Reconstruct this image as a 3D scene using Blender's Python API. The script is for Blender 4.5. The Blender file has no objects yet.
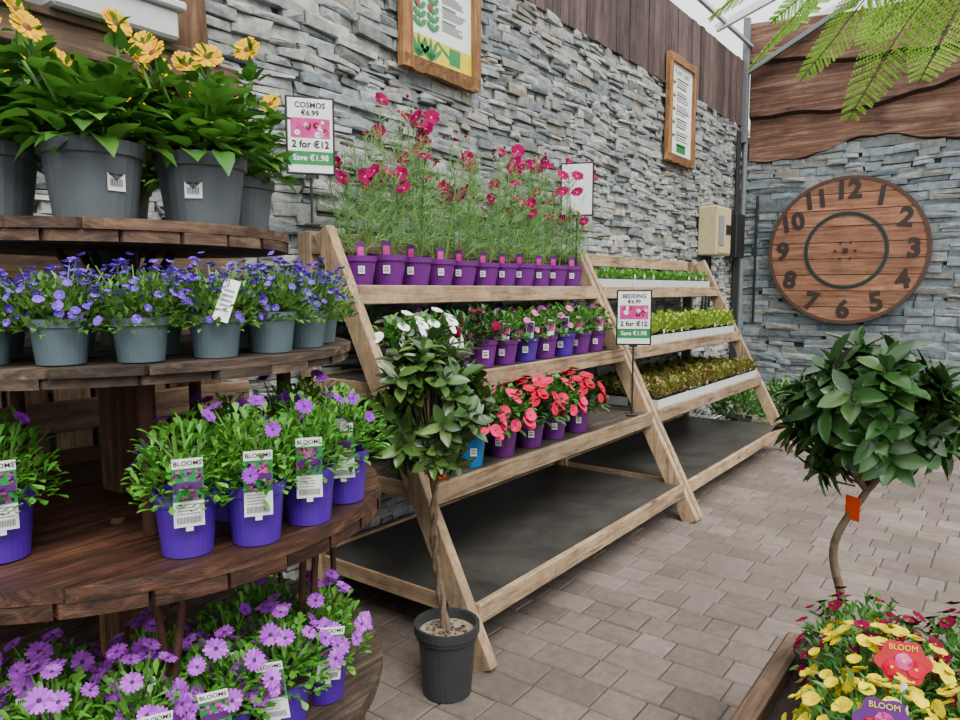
import bpy, math, random
from mathutils import Vector, Matrix, noise
R=random.Random(7)
V=Vector
rad=math.radians
def C(h,a=1.0):
    h=h.lstrip('#'); o=[]
    for i in (0,2,4):
        c=int(h[i:i+2],16)/255
        o.append(c/12.92 if c<=.04045 else ((c+.055)/1.055)**2.4)
    return (o[0],o[1],o[2],a)
# ---------------- materials ----------------
def newmat(name):
    m=bpy.data.materials.new(name); m.use_nodes=True
    nt=m.node_tree; b=nt.nodes['Principled BSDF']
    return m,nt,b
def link(nt,a,b): nt.links.new(a,b)
def ramp(nt,stops):
    r=nt.nodes.new('ShaderNodeValToRGB'); e=r.color_ramp.elements
    e[0].position=stops[0][0]; e[0].color=stops[0][1]
    e[1].position=stops[-1][0]; e[1].color=stops[-1][1]
    for p,c in stops[1:-1]:
        n=e.new(p); n.color=c
    return r
def m_plain(name,col,rough=.6,metal=0,var=.12,spec=.5,bump=0):
    m,nt,b=newmat(name)
    b.inputs['Roughness'].default_value=rough; b.inputs['Metallic'].default_value=metal
    b.inputs['Specular IOR Level'].default_value=spec
    tc=nt.nodes.new('ShaderNodeTexCoord'); n=nt.nodes.new('ShaderNodeTexNoise')
    n.inputs['Scale'].default_value=25; n.inputs['Detail'].default_value=4
    link(nt,tc.outputs['Object'],n.inputs['Vector'])
    c=C(col) if isinstance(col,str) else col
    lo=tuple(x*(1-var) for x in c[:3])+(1,); hi=tuple(min(1,x*(1+var)) for x in c[:3])+(1,)
    r=ramp(nt,[(.3,lo),(.7,hi)]); link(nt,n.outputs['Fac'],r.inputs['Fac']); link(nt,r.outputs['Color'],b.inputs['Base Color'])
    if bump:
        bp=nt.nodes.new('ShaderNodeBump'); bp.inputs['Strength'].default_value=bump; bp.inputs['Distance'].default_value=.01
        link(nt,n.outputs['Fac'],bp.inputs['Height']); link(nt,bp.outputs['Normal'],b.inputs['Normal'])
    return m
def m_leaf(name,stops,rough=.45,trans=.25,spec=.4):
    m,nt,b=newmat(name)
    g=nt.nodes.new('ShaderNodeNewGeometry')
    n=len(stops); r=ramp(nt,[(i/(n-1),C(s)) for i,s in enumerate(stops)])
    link(nt,g.outputs['Random Per Island'],r.inputs['Fac'])
    link(nt,r.outputs['Color'],b.inputs['Base Color'])
    b.inputs['Roughness'].default_value=rough; b.inputs['Specular IOR Level'].default_value=spec
    t=nt.nodes.new('ShaderNodeBsdfTranslucent'); link(nt,r.outputs['Color'],t.inputs['Color'])
    mx=nt.nodes.new('ShaderNodeMixShader'); mx.inputs[0].default_value=trans
    out=nt.nodes['Material Output']
    link(nt,b.outputs[0],mx.inputs[1]); link(nt,t.outputs[0],mx.inputs[2]); link(nt,mx.outputs[0],out.inputs['Surface'])
    return m
def m_petal(name,stops,trans=.15): return m_leaf(name,stops,rough=.8,trans=trans,spec=.08)
def m_wood(name,stops,axis,rough=.7,sc=1.0,bump=.5,spec=.3,varl=.35,stain=.62,sts=4.5):
    m,nt,b=newmat(name)
    tc=nt.nodes.new('ShaderNodeTexCoord'); g=nt.nodes.new('ShaderNodeNewGeometry')
    mul=nt.nodes.new('ShaderNodeMath'); mul.operation='MULTIPLY'; mul.inputs[1].default_value=37
    link(nt,g.outputs['Random Per Island'],mul.inputs[0])
    ad=nt.nodes.new('ShaderNodeVectorMath'); ad.operation='ADD'
    link(nt,tc.outputs['Object'],ad.inputs[0]); link(nt,mul.outputs[0],ad.inputs[1])
    mp=nt.nodes.new('ShaderNodeMapping'); s=[14*sc]*3; s[axis]=1.1*sc; mp.inputs['Scale'].default_value=s
    link(nt,ad.outputs[0],mp.inputs['Vector'])
    n=nt.nodes.new('ShaderNodeTexNoise'); n.inputs['Scale'].default_value=2.2; n.inputs['Detail'].default_value=7; n.inputs['Distortion'].default_value=1.0; n.inputs['Roughness'].default_value=.65
    link(nt,mp.outputs[0],n.inputs['Vector'])
    k=len(stops); r=ramp(nt,[(.3+.4*i/(k-1),C(c)) for i,c in enumerate(stops)])
    link(nt,n.outputs['Fac'],r.inputs['Fac'])
    n2=nt.nodes.new('ShaderNodeTexNoise'); n2.inputs['Scale'].default_value=sts; n2.inputs['Detail'].default_value=6; n2.inputs['Roughness'].default_value=.72
    link(nt,ad.outputs[0],n2.inputs['Vector'])
    m2=nt.nodes.new('ShaderNodeMapRange'); m2.inputs['From Min'].default_value=.35; m2.inputs['From Max'].default_value=.62; m2.inputs['To Min'].default_value=stain; m2.inputs['To Max'].default_value=1.06
    link(nt,n2.outputs['Fac'],m2.inputs['Value'])
    mr=nt.nodes.new('ShaderNodeMapRange'); mr.inputs['To Min'].default_value=1-varl; mr.inputs['To Max'].default_value=1+varl*.5
    link(nt,g.outputs['Random Per Island'],mr.inputs['Value'])
    mm=nt.nodes.new('ShaderNodeMath'); mm.operation='MULTIPLY'; link(nt,mr.outputs[0],mm.inputs[0]); link(nt,m2.outputs[0],mm.inputs[1])
    vm=nt.nodes.new('ShaderNodeVectorMath'); vm.operation='SCALE'
    link(nt,r.outputs['Color'],vm.inputs[0]); link(nt,mm.outputs[0],vm.inputs['Scale'])
    link(nt,vm.outputs[0],b.inputs['Base Color'])
    bp=nt.nodes.new('ShaderNodeBump'); bp.inputs['Strength'].default_value=bump; bp.inputs['Distance'].default_value=.006
    link(nt,n.outputs['Fac'],bp.inputs['Height']); link(nt,bp.outputs['Normal'],b.inputs['Normal'])
    rr=nt.nodes.new('ShaderNodeMapRange'); rr.inputs['To Min'].default_value=min(1,rough+.2); rr.inputs['To Max'].default_value=max(.1,rough-.15)
    link(nt,n2.outputs['Fac'],rr.inputs['Value']); link(nt,rr.outputs[0],b.inputs['Roughness'])
    b.inputs['Specular IOR Level'].default_value=spec
    return m
def m_stone(name,stops,nscale=18,bump=.8,rough=.75,mixv=.5,big=0.0,bigs=1.3):
    m,nt,b=newmat(name)
    tc=nt.nodes.new('ShaderNodeTexCoord'); g=nt.nodes.new('ShaderNodeNewGeometry')
    n=nt.nodes.new('ShaderNodeTexNoise'); n.inputs['Scale'].default_value=nscale; n.inputs['Detail'].default_value=8; n.inputs['Roughness'].default_value=.7
    link(nt,tc.outputs['Object'],n.inputs['Vector'])
    k=len(stops); r=ramp(nt,[(i/(k-1),C(c)) for i,c in enumerate(stops)])
    link(nt,g.outputs['Random Per Island'],r.inputs['Fac'])
    mr=nt.nodes.new('ShaderNodeMapRange'); mr.inputs['From Min'].default_value=.3; mr.inputs['From Max'].default_value=.7
    mr.inputs['To Min'].default_value=1-mixv; mr.inputs['To Max'].default_value=1+mixv*.6
    link(nt,n.outputs['Fac'],mr.inputs['Value'])
    val=mr.outputs[0]
    if big:
        n2=nt.nodes.new('ShaderNodeTexNoise'); n2.inputs['Scale'].default_value=bigs; n2.inputs['Detail'].default_value=5; n2.inputs['Roughness'].default_value=.65
        link(nt,tc.outputs['Object'],n2.inputs['Vector'])
        m2=nt.nodes.new('ShaderNodeMapRange'); m2.inputs['From Min'].default_value=.35; m2.inputs['From Max'].default_value=.65; m2.inputs['To Min'].default_value=1-big; m2.inputs['To Max'].default_value=1+big*.4
        link(nt,n2.outputs['Fac'],m2.inputs['Value'])
        mm=nt.nodes.new('ShaderNodeMath'); mm.operation='MULTIPLY'; link(nt,val,mm.inputs[0]); link(nt,m2.outputs[0],mm.inputs[1]); val=mm.outputs[0]
    vm=nt.nodes.new('ShaderNodeVectorMath'); vm.operation='SCALE'
    link(nt,r.outputs['Color'],vm.inputs[0]); link(nt,val,vm.inputs['Scale'])
    link(nt,vm.outputs[0],b.inputs['Base Color'])
    bp=nt.nodes.new('ShaderNodeBump'); bp.inputs['Strength'].default_value=bump; bp.inputs['Distance'].default_value=.01
    link(nt,n.outputs['Fac'],bp.inputs['Height']); link(nt,bp.outputs['Normal'],b.inputs['Normal'])
    b.inputs['Roughness'].default_value=rough
    return m
stone=m_stone('slate_stone',['#8b9294','#a4a7a4','#70787b','#afb0aa','#8f9698','#9c9585','#61696c','#989d9c','#b3b2aa'],mixv=.55,big=.15)
stone_b=m_stone('slate_stone_back',['#76838a','#8d989c','#626f77','#979c98','#7e8b92','#88867b','#57636a'])
stone_gap=m_plain('stone_mortar','#2a2f31',.9)
paver=m_stone('paver',['#685c53','#746860','#60564e','#7c7068','#6c6158','#655950'],nscale=22,bump=.35,rough=.8,mixv=.3,big=.3)
sand=m_plain('paver_joint','#3e362f',.95,var=.25)
tim=['#604c3b','#937a5f','#b09677','#9a7e62']
timX=m_wood('timber_x',tim,0,stain=.55); timY=m_wood('timber_y',tim,1,stain=.55); timZ=m_wood('timber_z',tim,2,stain=.55)
old=['#3f2f24','#6f5946','#8a735c']
oldX=m_wood('old_timber_x',old,0); oldY=m_wood('old_timber_y',old,1); oldZ=m_wood('old_timber_z',old,2)
frameZ=m_wood('frame_timber_z',['#5f3f26','#94693f','#b98a58'],2); frameY=m_wood('frame_timber_y',['#5f3f26','#94693f','#b98a58'],1)
logw=m_wood('log_wood',['#38261a','#664832','#876648'],2,bump=1)
drum_d=m_wood('drum_dark',['#1c130e','#41291d','#694632'],1,rough=.45,spec=.4,varl=.5,stain=.4,sts=7,bump=.8)
drum_g=m_wood('drum_grey',['#231c17','#4a3c31','#6e5f50'],1,rough=.75,varl=.45,stain=.45,sts=7,bump=.8)
drum_t=m_wood('drum_top',['#33261d','#5c4536','#7d654e'],1,rough=.75,varl=.45,stain=.5,sts=7,bump=.8)
clad=m_wood('cladding',['#35292a','#564542','#6c5a54'],2,varl=.45,stain=.75)
waney=m_wood('waney_board',['#3f2b23','#755443','#a3826c'],0,sc=.7,bump=1,varl=.2,stain=.6,sts=2)
waneye=m_plain('waney_edge','#30211b',.8,var=.3)
clockw=m_wood('clock_wood',['#6a4230','#95684f','#b38468'],0,sc=.7,varl=.25,stain=.75)
clockd=m_plain('clock_dark','#2e211c',.6)
rimw=m_plain('clock_rim','#4a3226',.7)
dkgreen=m_plain('dark_green_paint','#26382e',.5)
rust=m_plain('rusty_steel','#4a2f22',.75,.4,var=.4)
black=m_plain('black_plastic','#17181a',.45)
deck=m_stone('black_deck',['#34322f','#42403c','#2e2c2a'],nscale=40,bump=.1,rough=.4,mixv=.25,big=.45,bigs=3.0)
slat=m_wood('shelf_board_dark',['#2b2622','#453d36','#5a5048'],1)
greypot=m_plain('grey_pot','#50575c',.45,var=.06)
greypot2=m_plain('slate_pot','#526269',.45,var=.06)
violet=m_plain('violet_pot','#45138e',.35,var=.06)
purple=m_plain('purple_pot','#611a70',.35,var=.06)
bluepot=m_plain('blue_pot','#0f70b0',.35,var=.06)
orangep=m_plain('orange_tag','#c8400e',.4,var=.06)
blackpot=m_plain('black_pot','#2c2d2f',.5,var=.1)
soil=m_plain('soil','#2e221a',.95,var=.4,bump=1)
gravel=m_stone('gravel_top',['#8a7a68','#5d4c3e','#a59884'],nscale=90)
white=m_plain('white_card','#dfe1e0',.5,var=.02)
grayt=m_plain('grey_print','#7b8081',.5)
ink=m_plain('ink','#101214',.5)
pinkp=m_plain('pink_print','#bc2c80',.4,var=.3)
greenp=m_plain('green_print','#1d7a3c',.4)
redp=m_plain('red_print','#a30c20',.4,var=.2)
purp=m_plain('purple_print','#4e1464',.4,var=.2)
yellowp=m_plain('yellow_print','#d2c000',.4)
cream=m_plain('cream_metal','#b6ab82',.5)
galv=m_plain('galvanised','#a9adb0',.4,.3)
dgalv=m_plain('dull_steel','#6f7476',.5,.3)
whitem=m_plain('white_paint','#dfe3e4',.5,var=.04)
traym=m_plain('tray_plastic','#bcc0bf',.45,var=.06)
bark=m_plain('bark','#62523f',.9,var=.35,bump=1)
stemg=m_plain('green_stem','#4f7c2c',.6,var=.2)
L_sun=m_leaf('leaf_sunflower',['#32601e','#457826','#588c32','#264c18','#689c3a'],trans=.25)
L_ost=m_leaf('leaf_osteo',['#38721f','#4f902c','#68a63a','#285818'],trans=.25)
L_cam=m_leaf('leaf_campanula',['#4c7a30','#689640','#3c6428','#7ca84c'])
L_cos=m_leaf('leaf_cosmos',['#64924a','#80aa62','#9abf7a','#4c7a3a'],trans=.35)
L_dark=m_leaf('leaf_dark',['#233f1d','#325429','#406a33','#1b301a'],rough=.35)
L_mid=m_leaf('leaf_mid',['#356b24','#478030','#5e9640','#295420'])
L_bay=m_leaf('leaf_bay',['#24421b','#325828','#416b33','#1b3818','#557c3a'],rough=.27,trans=.15,spec=.6)
L_bay2=m_leaf('leaf_bay_dark',['#2c4a1f','#3c5c28','#4c6c30','#243c1a','#627c38'],rough=.32,trans=.15,spec=.5)
L_sg=m_leaf('leaf_seedling',['#4c8c28','#68a63a','#3c7820'])
L_sy=m_leaf('leaf_seedling_lime',['#86a032','#a2b848','#648c28'])
L_sb=m_leaf('leaf_seedling_bronze',['#7c7230','#6c4a2e','#8e9440','#4e6e2c'])
L_fern=m_leaf('leaf_fern',['#86b83c','#a2cc54','#70a632'],trans=.45)
P_yel=m_petal('petal_yellow',['#cc9c00','#d8a800','#c08c00'],.0)
P_cal=m_petal('petal_lemon',['#d4c000','#c8b000','#dccc00'],.0)
P_blu=m_petal('petal_violet',['#5a2eb4','#7042c4','#4a2498','#8658d0'])
P_ost=m_petal('petal_osteo',['#9a34b8','#ae4ecc','#8628a4','#be68d6'])
P_ostd=m_petal('petal_osteo_deep',['#8018a8','#922cb8','#6c1094'])
P_mag=m_petal('petal_magenta',['#780040','#92054e','#640036'],trans=.04)
P_red=m_petal('petal_red',['#b4042e','#c20c3a','#9c0226'],.06)
P_sal=m_petal('petal_salmon',['#cc1c50','#d83466','#bc1244'],.06)
P_whi=m_petal('petal_white',['#f0f0ec','#ffffff','#e4e6e6'])
P_pur=m_petal('petal_purple',['#76147c','#8c2492','#5e0c64'])
P_mar=m_petal('petal_maroon',['#62062c','#7e0c38','#4c0424'],.06)
P_pnk=m_petal('petal_pink',['#cc4c98','#bc3484','#d86cae'])
ycen=m_plain('yellow_centre','#d8a800',.7); dcen=m_plain('dark_centre','#2b2140',.7); bcen=m_plain('brown_centre','#6a3a08',.8)
# ---------------- mesh builder ----------------
class MB:
    def __init__(s): s.v=[]; s.f=[]; s.m=[]; s.mats=[]; s.sm=[]
    def mi(s,mat):
        if mat not in s.mats: s.mats.append(mat)
        return s.mats.index(mat)
    def add(s,vs,fs,mat,sm=False):
        o=len(s.v); k=s.mi(mat)
        s.v.extend([tuple(v) for v in vs])
        for f in fs: s.f.append(tuple(i+o for i in f)); s.m.append(k); s.sm.append(sm)
    def mesh(s,name,smooth=False):
        me=bpy.data.meshes.new(name); me.from_pydata(s.v,[],s.f)
        for m in s.mats: me.materials.append(m)
        me.polygons.foreach_set('material_index',s.m)
        me.polygons.foreach_set('use_smooth',s.sm)
        me.update(); return me
    def obj(s,name,smooth=False,loc=(0,0,0),rz=0):
        return inst(s.mesh(name,smooth),name,loc,rz)
def inst(me,name,loc=(0,0,0),rz=0,sc=1):
    o=bpy.data.objects.new(name,me); o.location=loc; o.rotation_euler=(0,0,rz); o.scale=(sc,sc,sc)
    bpy.context.scene.collection.objects.link(o); return o
BF=[(0,3,2,1),(4,5,6,7),(0,1,5,4),(1,2,6,5),(2,3,7,6),(3,0,4,7)]
def box(mb,c,s,mat,M=None,ch=0.0):
    x,y,z=[a/2 for a in s]; c=V(c)
    if ch<=0:
        vs=[V((sx*x,sy*y,sz*z)) for sz in(-1,1) for sx,sy in((-1,-1),(1,-1),(1,1),(-1,1))]
        fs=BF
    else:
        vs=[]; idx={}
        for sx in(-1,1):
            for sy in(-1,1):
                for sz in(-1,1):
                    for a in range(3):
                        p=[sx*(x-ch),sy*(y-ch),sz*(z-ch)]; p[a]=(sx*x,sy*y,sz*z)[a]
                        idx[(sx,sy,sz,a)]=len(vs); vs.append(V(p))
        fs=[]
        def q(*k): fs.append(tuple(idx[i] for i in k))
        for s1 in(-1,1):
            q((s1,-1,-1,0),(s1,1,-1,0),(s1,1,1,0),(s1,-1,1,0))
            q((-1,s1,-1,1),(1,s1,-1,1),(1,s1,1,1),(-1,s1,1,1))
            q((-1,-1,s1,2),(1,-1,s1,2),(1,1,s1,2),(-1,1,s1,2))
            for s2 in(-1,1):
                q((-1,s1,s2,1),(1,s1,s2,1),(1,s1,s2,2),(-1,s1,s2,2))
                q((s1,-1,s2,0),(s1,1,s2,0),(s1,1,s2,2),(s1,-1,s2,2))
                q((s1,s2,-1,0),(s1,s2,1,0),(s1,s2,1,1),(s1,s2,-1,1))
                for s3 in(-1,1): q((s1,s2,s3,0),(s1,s2,s3,1),(s1,s2,s3,2))
    if M is not None: vs=[M@v for v in vs]
    mb.add([v+c for v in vs],fs,mat)
def beam(mb,a,b,w,h,mat,side=V((0,1,0)),ch=.004):
    a=V(a);b=V(b); d=(b-a); L=d.length; d.normalize()
    s=(side-d*side.dot(d)).normalized(); n=d.cross(s)
    M=Matrix((d,s,n)).transposed()
    box(mb,(a+b)/2,(L,w,h),mat,M,ch)
def lathe(mb,prof,n,mat,c=(0,0,0),cap=True):
    c=V(c); vs=[];fs=[]
    for r,z in prof:
        for i in range(n):
            a=2*math.pi*i/n; vs.append(V((r*math.cos(a),r*math.sin(a),z))+c)
    for j in range(len(prof)-1):
        for i in range(n):
            k=(i+1)%n; fs.append((j*n+i,j*n+k,(j+1)*n+k,(j+1)*n+i))
    if cap: fs.append(tuple(range(n))[::-1])
    mb.add(vs,fs,mat)
def discf(mb,c,r,n,mat):
    c=V(c); mb.add([c+V((r*math.cos(2*math.pi*i/n),r*math.sin(2*math.pi*i/n),0)) for i in range(n)],[tuple(range(n))],mat)
def tube(mb,pts,rs,n,mat,cap=True):
    pts=[V(p) for p in pts]; vs=[];fs=[]
    if not isinstance(rs,(list,tuple)): rs=[rs]*len(pts)
    for i,p in enumerate(pts):
        d=(pts[min(i+1,len(pts)-1)]-pts[max(i-1,0)]).normalized()
        ref=V((0,0,1)) if abs(d.z)<.9 else V((1,0,0))
        if i==0: s=d.cross(ref).normalized()
        else: s=(ps-d*ps.dot(d)).normalized()
        ps=s; t=d.cross(s)
        for k in range(n):
            a=2*math.pi*k/n; vs.append(p+(s*math.cos(a)+t*math.sin(a))*rs[i])
    for j in range(len(pts)-1):
        for i in range(n):
            k=(i+1)%n; fs.append((j*n+i,j*n+k,(j+1)*n+k,(j+1)*n+i))
    mb.add(vs,fs,mat,n>4)
    if cap:
        o=len(pts)-1; mb.add(vs[:n],[tuple(range(n))[::-1]],mat); mb.add(vs[o*n:],[tuple(range(n))],mat)
def pot(mb,rt,h,mat,z0=0,n=28,rb=None,c=(0,0),rim=True,soilm=None):
    rb=rb or rt*.74; cx,cy=c
    if rim: pr=[(rb,0),(rt*.93,h*.8),(rt,h*.82),(rt*1.02,h),(rt*.95,h),(rt*.92,h*.86)]
    else: pr=[(rb,0),(rt,h),(rt*.94,h),(rt*.9,h*.86)]
    lathe(mb,[(r,z+z0) for r,z in pr],n,mat,(cx,cy,0))
    discf(mb,(cx,cy,z0+h*.87),rt*.92,n,soilm or soil)
def rnd(a,b): return R.uniform(a,b)
def rdir(zmin=-1):
    while 1:
        v=V((rnd(-1,1),rnd(-1,1),rnd(-1,1)))
        if .05<v.length<1:
            v.normalize()
            if v.z>=zmin: return v
SH={'ell':((.12,.24),(.35,.46),(.62,.47),(.85,.26)),'heart':((.04,.36),(.25,.52),(.55,.42),(.82,.17)),'spat':((.2,.14),(.5,.34),(.75,.5),(.92,.3))}
def leaf(mb,p,d,L,W,mat,up=None,fold=.15,droop=.15,detail=True,shape=None):
    d=d.normalized(); up=up or V((0,0,1))
    s=d.cross(up)
    if s.length<.1: s=d.cross(V((rnd(-1,1),rnd(-1,1),.1)))
    s.normalize(); n=s.cross(d)
    P=lambda t,w,k: p+d*(t*L)+s*(w*W)+n*(k*W*fold*2-droop*L*t*t)
    if shape:
        rows=SH[shape]; vs=[P(0,0,0)]; fs=[]
        for t,w in rows: vs+=[P(t,-w,w*2),P(t,0,0),P(t,w,w*2)]
        vs.append(P(1,0,0)); m=len(rows)
        fs=[(0,2,1),(0,3,2)]
        for i in range(m-1):
            a=1+3*i; fs+=[(a,a+1,a+4,a+3),(a+1,a+2,a+5,a+4)]
        a=1+3*(m-1); e=len(vs)-1; fs+=[(a,a+1,e),(a+1,a+2,e)]
    elif detail:
        vs=[P(0,0,0),P(.28,-.42,1),P(.28,0,0),P(.28,.42,1),P(.72,-.42,1),P(.72,0,0),P(.72,.42,1),P(1,0,0)]
        fs=[(0,2,1),(0,3,2),(1,2,5,4),(2,3,6,5),(4,5,7),(5,6,7)]
    else:
        vs=[P(0,0,0),P(.5,-.5,1),P(.5,.5,1),P(1,0,0)]
        fs=[(0,3,1),(0,2,3)]
    mb.add(vs,fs,mat,detail)
def flower(mb,c,nrm,r,n,pm,cm,wide=.9,cup=.15,cr=.22,inner=.12):
    nrm=nrm.normalized(); s=nrm.cross(V((.3,.5,.81))).normalized(); t=nrm.cross(s)
    a0=rnd(0,6)
    for i in range(n):
        a=a0+2*math.pi*i/n; u=s*math.cos(a)+t*math.sin(a); w=nrm.cross(u)
        hw=math.pi/n*r*wide; rr=r*rnd(.9,1.05); cu=cup*r*rnd(.5,1.5)
        vs=[c+u*(inner*rr)+w*hw*.3,c+u*(inner*rr)-w*hw*.3,c+u*(.7*rr)-w*hw*.95+nrm*cu,c+u*rr*.97-w*hw*.45+nrm*cu*.9,c+u*rr*.97+w*hw*.45+nrm*cu*.9,c+u*(.7*rr)+w*hw*.95+nrm*cu]
        mb.add(vs,[(0,1,2,3,4,5)],pm)
    k=7; q=c+nrm*r*.04; vs=[q+(s*math.cos(2*math.pi*i/k)+t*math.sin(2*math.pi*i/k))*cr*r for i in range(k)]+[q+nrm*cr*r*.5]
    mb.add(vs,[(i,(i+1)%k,k) for i in range(k)],cm)
def mound(mb,c,Rr,H,n,L,W,mat,up=.5,rmin=.35,zmin=-.1,detail=True,fold=.15,droop=.15,jit=.7,shape=None):
    c=V(c)
    for i in range(n):
        d=rdir(zmin); r=rmin+(1-rmin)*rnd(0,1)**.6
        p=c+V((d.x*Rr*r,d.y*Rr*r,d.z*H*r))
        ld=(d+V((0,0,up))+rdir()*jit)
        leaf(mb,p,ld,L*rnd(.7,1.2),W*rnd(.8,1.15),mat,fold=fold,droop=droop,detail=detail,shape=shape)
def mflowers(mb,c,Rr,H,n,r,np_,pm,cm,zmin=.1,out=1.0,**k):
    c=V(c)
    for i in range(n):
        d=rdir(zmin); p=c+V((d.x*Rr,d.y*Rr,d.z*H))*rnd(.9,1.08)*out
        flower(mb,p,(d+V((0,0,.3))+rdir()*.35),r*rnd(.8,1.15),np_,pm,cm,**k)
def stems(mb,c,Rr,H,n,r,mat):
    c=V(c)
    for i in range(n):
        d=rdir(.2); e=c+V((d.x*Rr,d.y*Rr,d.z*H))*.95
        b=c+V((rnd(-.02,.02),rnd(-.02,.02),-.01))
        tube(mb,[b,(b+e)/2+V((0,0,H*.1)),e],r,3,mat,False)
def text(mb,s,size,M,mat,align='CENTER',off=0.0,ext=0.0):
    cu=bpy.data.curves.new('t','FONT'); cu.body=s; cu.size=size; cu.align_x=align; cu.align_y='CENTER'; cu.offset=off; cu.extrude=ext
    cu.resolution_u=3
    o=bpy.data.objects.new('t',cu); bpy.context.scene.collection.objects.link(o)
    dg=bpy.context.evaluated_depsgraph_get(); me=bpy.data.meshes.new_from_object(o.evaluated_get(dg))
    mb.add([M@v.co for v in me.vertices],[tuple(p.vertices) for p in me.polygons],mat)
    bpy.data.objects.remove(o); bpy.data.meshes.remove(me); bpy.data.curves.remove(cu)
def TM(x,y,z):
    return Matrix.Translation((x,y,z))@Matrix.Rotation(rad(90),4,'X')
def quad(mb,x0,x1,z0,z1,y,mat,M=None):
    vs=[V((x0,y,z0)),V((x1,y,z0)),V((x1,y,z1)),V((x0,y,z1))]
    if M: vs=[M@v for v in vs]
    mb.add(vs,[(0,1,2,3)],mat)
# ---------------- room shell ----------------
WX=-2.72; BY=8.9
def stone_wall(name,org,ua,nv,width,z0,z1,hr,lr,mat,dep=.045):
    mb=MB(); org=V(org);ua=V(ua);nv=V(nv); up=V((0,0,1))
    mb.add([org+up*z0-nv*.05,org+ua*width+up*z0-nv*.05,org+ua*width+up*z1-nv*.05,org+up*z1-nv*.05,
            org+up*z0+nv*.002,org+ua*width+up*z0+nv*.002,org+ua*width+up*z1+nv*.002,org+up*z1+nv*.002],BF,stone_gap)
    z=z0
    def blk(x,l,zz,h):
        d=rnd(.006,dep); g=.0015
        j=lambda a:rnd(-a,a)
        wv=lambda xx:.012*math.sin(xx*2.3+zz*3)+.006*math.sin(xx*7.1)
        co=[(x+g,zz+g),(x+l-g,zz+g),(x+l-g,zz+h-g),(x+g,zz+h-g)]
        vs=[]
        for (a,b) in co: vs.append(org+ua*a+up*(b+wv(a)))
        tilt=j(.01)
        for i,(a,b) in enumerate(co):
            vs.append(org+ua*(a+j(.012))+up*(b+wv(a)+j(.006))+nv*max(.004,d+j(.006)+(tilt if i in(1,2) else -tilt)))
        vs.append(org+ua*(x+l*rnd(.3,.7))+up*(zz+wv(x+l/2)+h*rnd(.35,.65))+nv*(d+rnd(0,.01)))
        mb.add(vs,[(0,1,5,4),(1,2,6,5),(2,3,7,6),(3,0,4,7),(4,5,8),(5,6,8),(6,7,8),(7,4,8)],mat)
    while z<z1:
        h=min(rnd(*hr),z1-z); x=-rnd(0,.1)
        while x<width:
            l=rnd(*lr)
            if R.random()<.28 and h>hr[0]*1.3:
                k=rnd(.4,.6); blk(x,l*rnd(.7,1),z,h*k); blk(x,l,z+h*k,h*(1-k))
            else: blk(x,l,z,h)
            x+=l
        z+=h
    return mb.obj(name)
stone_wall('wall_left',(WX,-.6,0),(0,1,0),(1,0,0),BY+.6,0,3.4,(.03,.07),(.08,.28),stone)
stone_wall('wall_back',(WX,BY,0),(1,0,0),(0,-1,0),5.6,0,3.3,(.05,.1),(.12,.42),stone_b)
mb=MB()
mb.add([V((-2.8,-1,-.08)),V((3.2,-1,-.08)),V((3.2,BY+.1,-.08)),V((-2.8,BY+.1,-.08)),V((-2.8,-1,-.006)),V((3.2,-1,-.006)),V((3.2,BY+.1,-.006)),V((-2.8,BY+.1,-.006))],BF,sand)
y=-.9
while y<BY-.06:
    h=.162; x=-2.7-rnd(0,.2)
    while x<3.0:
        l=R.choice([.16,.2,.24,.12]); g=.0025; zt=rnd(-.0015,.002)
        a=[(x+g,y+g),(x+l-g,y+g),(x+l-g,y+h-g),(x+g,y+h-g)]; q=.006
        b=[(x+g+q,y+g+q),(x+l-g-q,y+g+q),(x+l-g-q,y+h-g-q),(x+g+q,y+h-g-q)]
        vs=[V((p[0],p[1],-.01)) for p in a]+[V((p[0],p[1],-.0055+zt)) for p in a]+[V((p[0]+rnd(-.002,.002),p[1]+rnd(-.002,.002),zt+.0)) for p in b]
        mb.add(vs,[(0,1,5,4),(1,2,6,5),(2,3,7,6),(3,0,4,7),(4,5,9,8),(5,6,10,9),(6,7,11,10),(7,4,8,11),(8,9,10,11)],paver)
        x+=l
    y+=h
mb.obj('floor')
mb=MB(); y=-.6
while y<BY:
    w=rnd(.1,.15); box(mb,(WX+.02+rnd(0,.012),y+w/2,3.75),(.03,w-.006,.74+rnd(-.02,.02)),clad,None,.003); y+=w
box(mb,(WX-.02,BY/2-.3,3.76),(.03,BY+.6,.8),clad)
mb.obj('trim_wood_cladding')
mb=MB()
def waneyb(z0,z1,yf,yb,seed,tl=0):
    n=90; vs=[];fs=[]; x0=WX+.08; x1=WX+5.5; ev=[]; ef=[]
    for i in range(n+1):
        x=x0+(x1-x0)*i/n
        zb=z0+.07*math.sin(x*2.1+seed)+.035*math.sin(x*4.7+seed*2)+.06*noise.noise(V((x*3,seed,0)))
        zt=z1+tl*(.06*math.sin(x*1.7+seed))
        ev+=[V((x,yb,zb-.0)),V((x,yf,zb+.035))]
        vs+=[V((x,yf,zb+.035)),V((x,yf,zt)),V((x,yb,zt))]
    for i in range(n):
        a=i*3;b=a+3
        fs+=[(a,b,b+1,a+1),(a+1,b+1,b+2,a+2)]
        a=i*2;b=a+2; ef.append((a,b,b+1,a+1))
    mb.add(vs,fs,waney); mb.add(ev,ef,waneye)
waneyb(3.02,3.62,BY-.05,BY,4.0); waneyb(3.5,4.1,BY-.11,BY-.05,2.2); waneyb(3.98,4.5,BY-.17,BY-.11,0.4,1)
mb.obj('trim_waney_edge_boards')
mb=MB()
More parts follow.
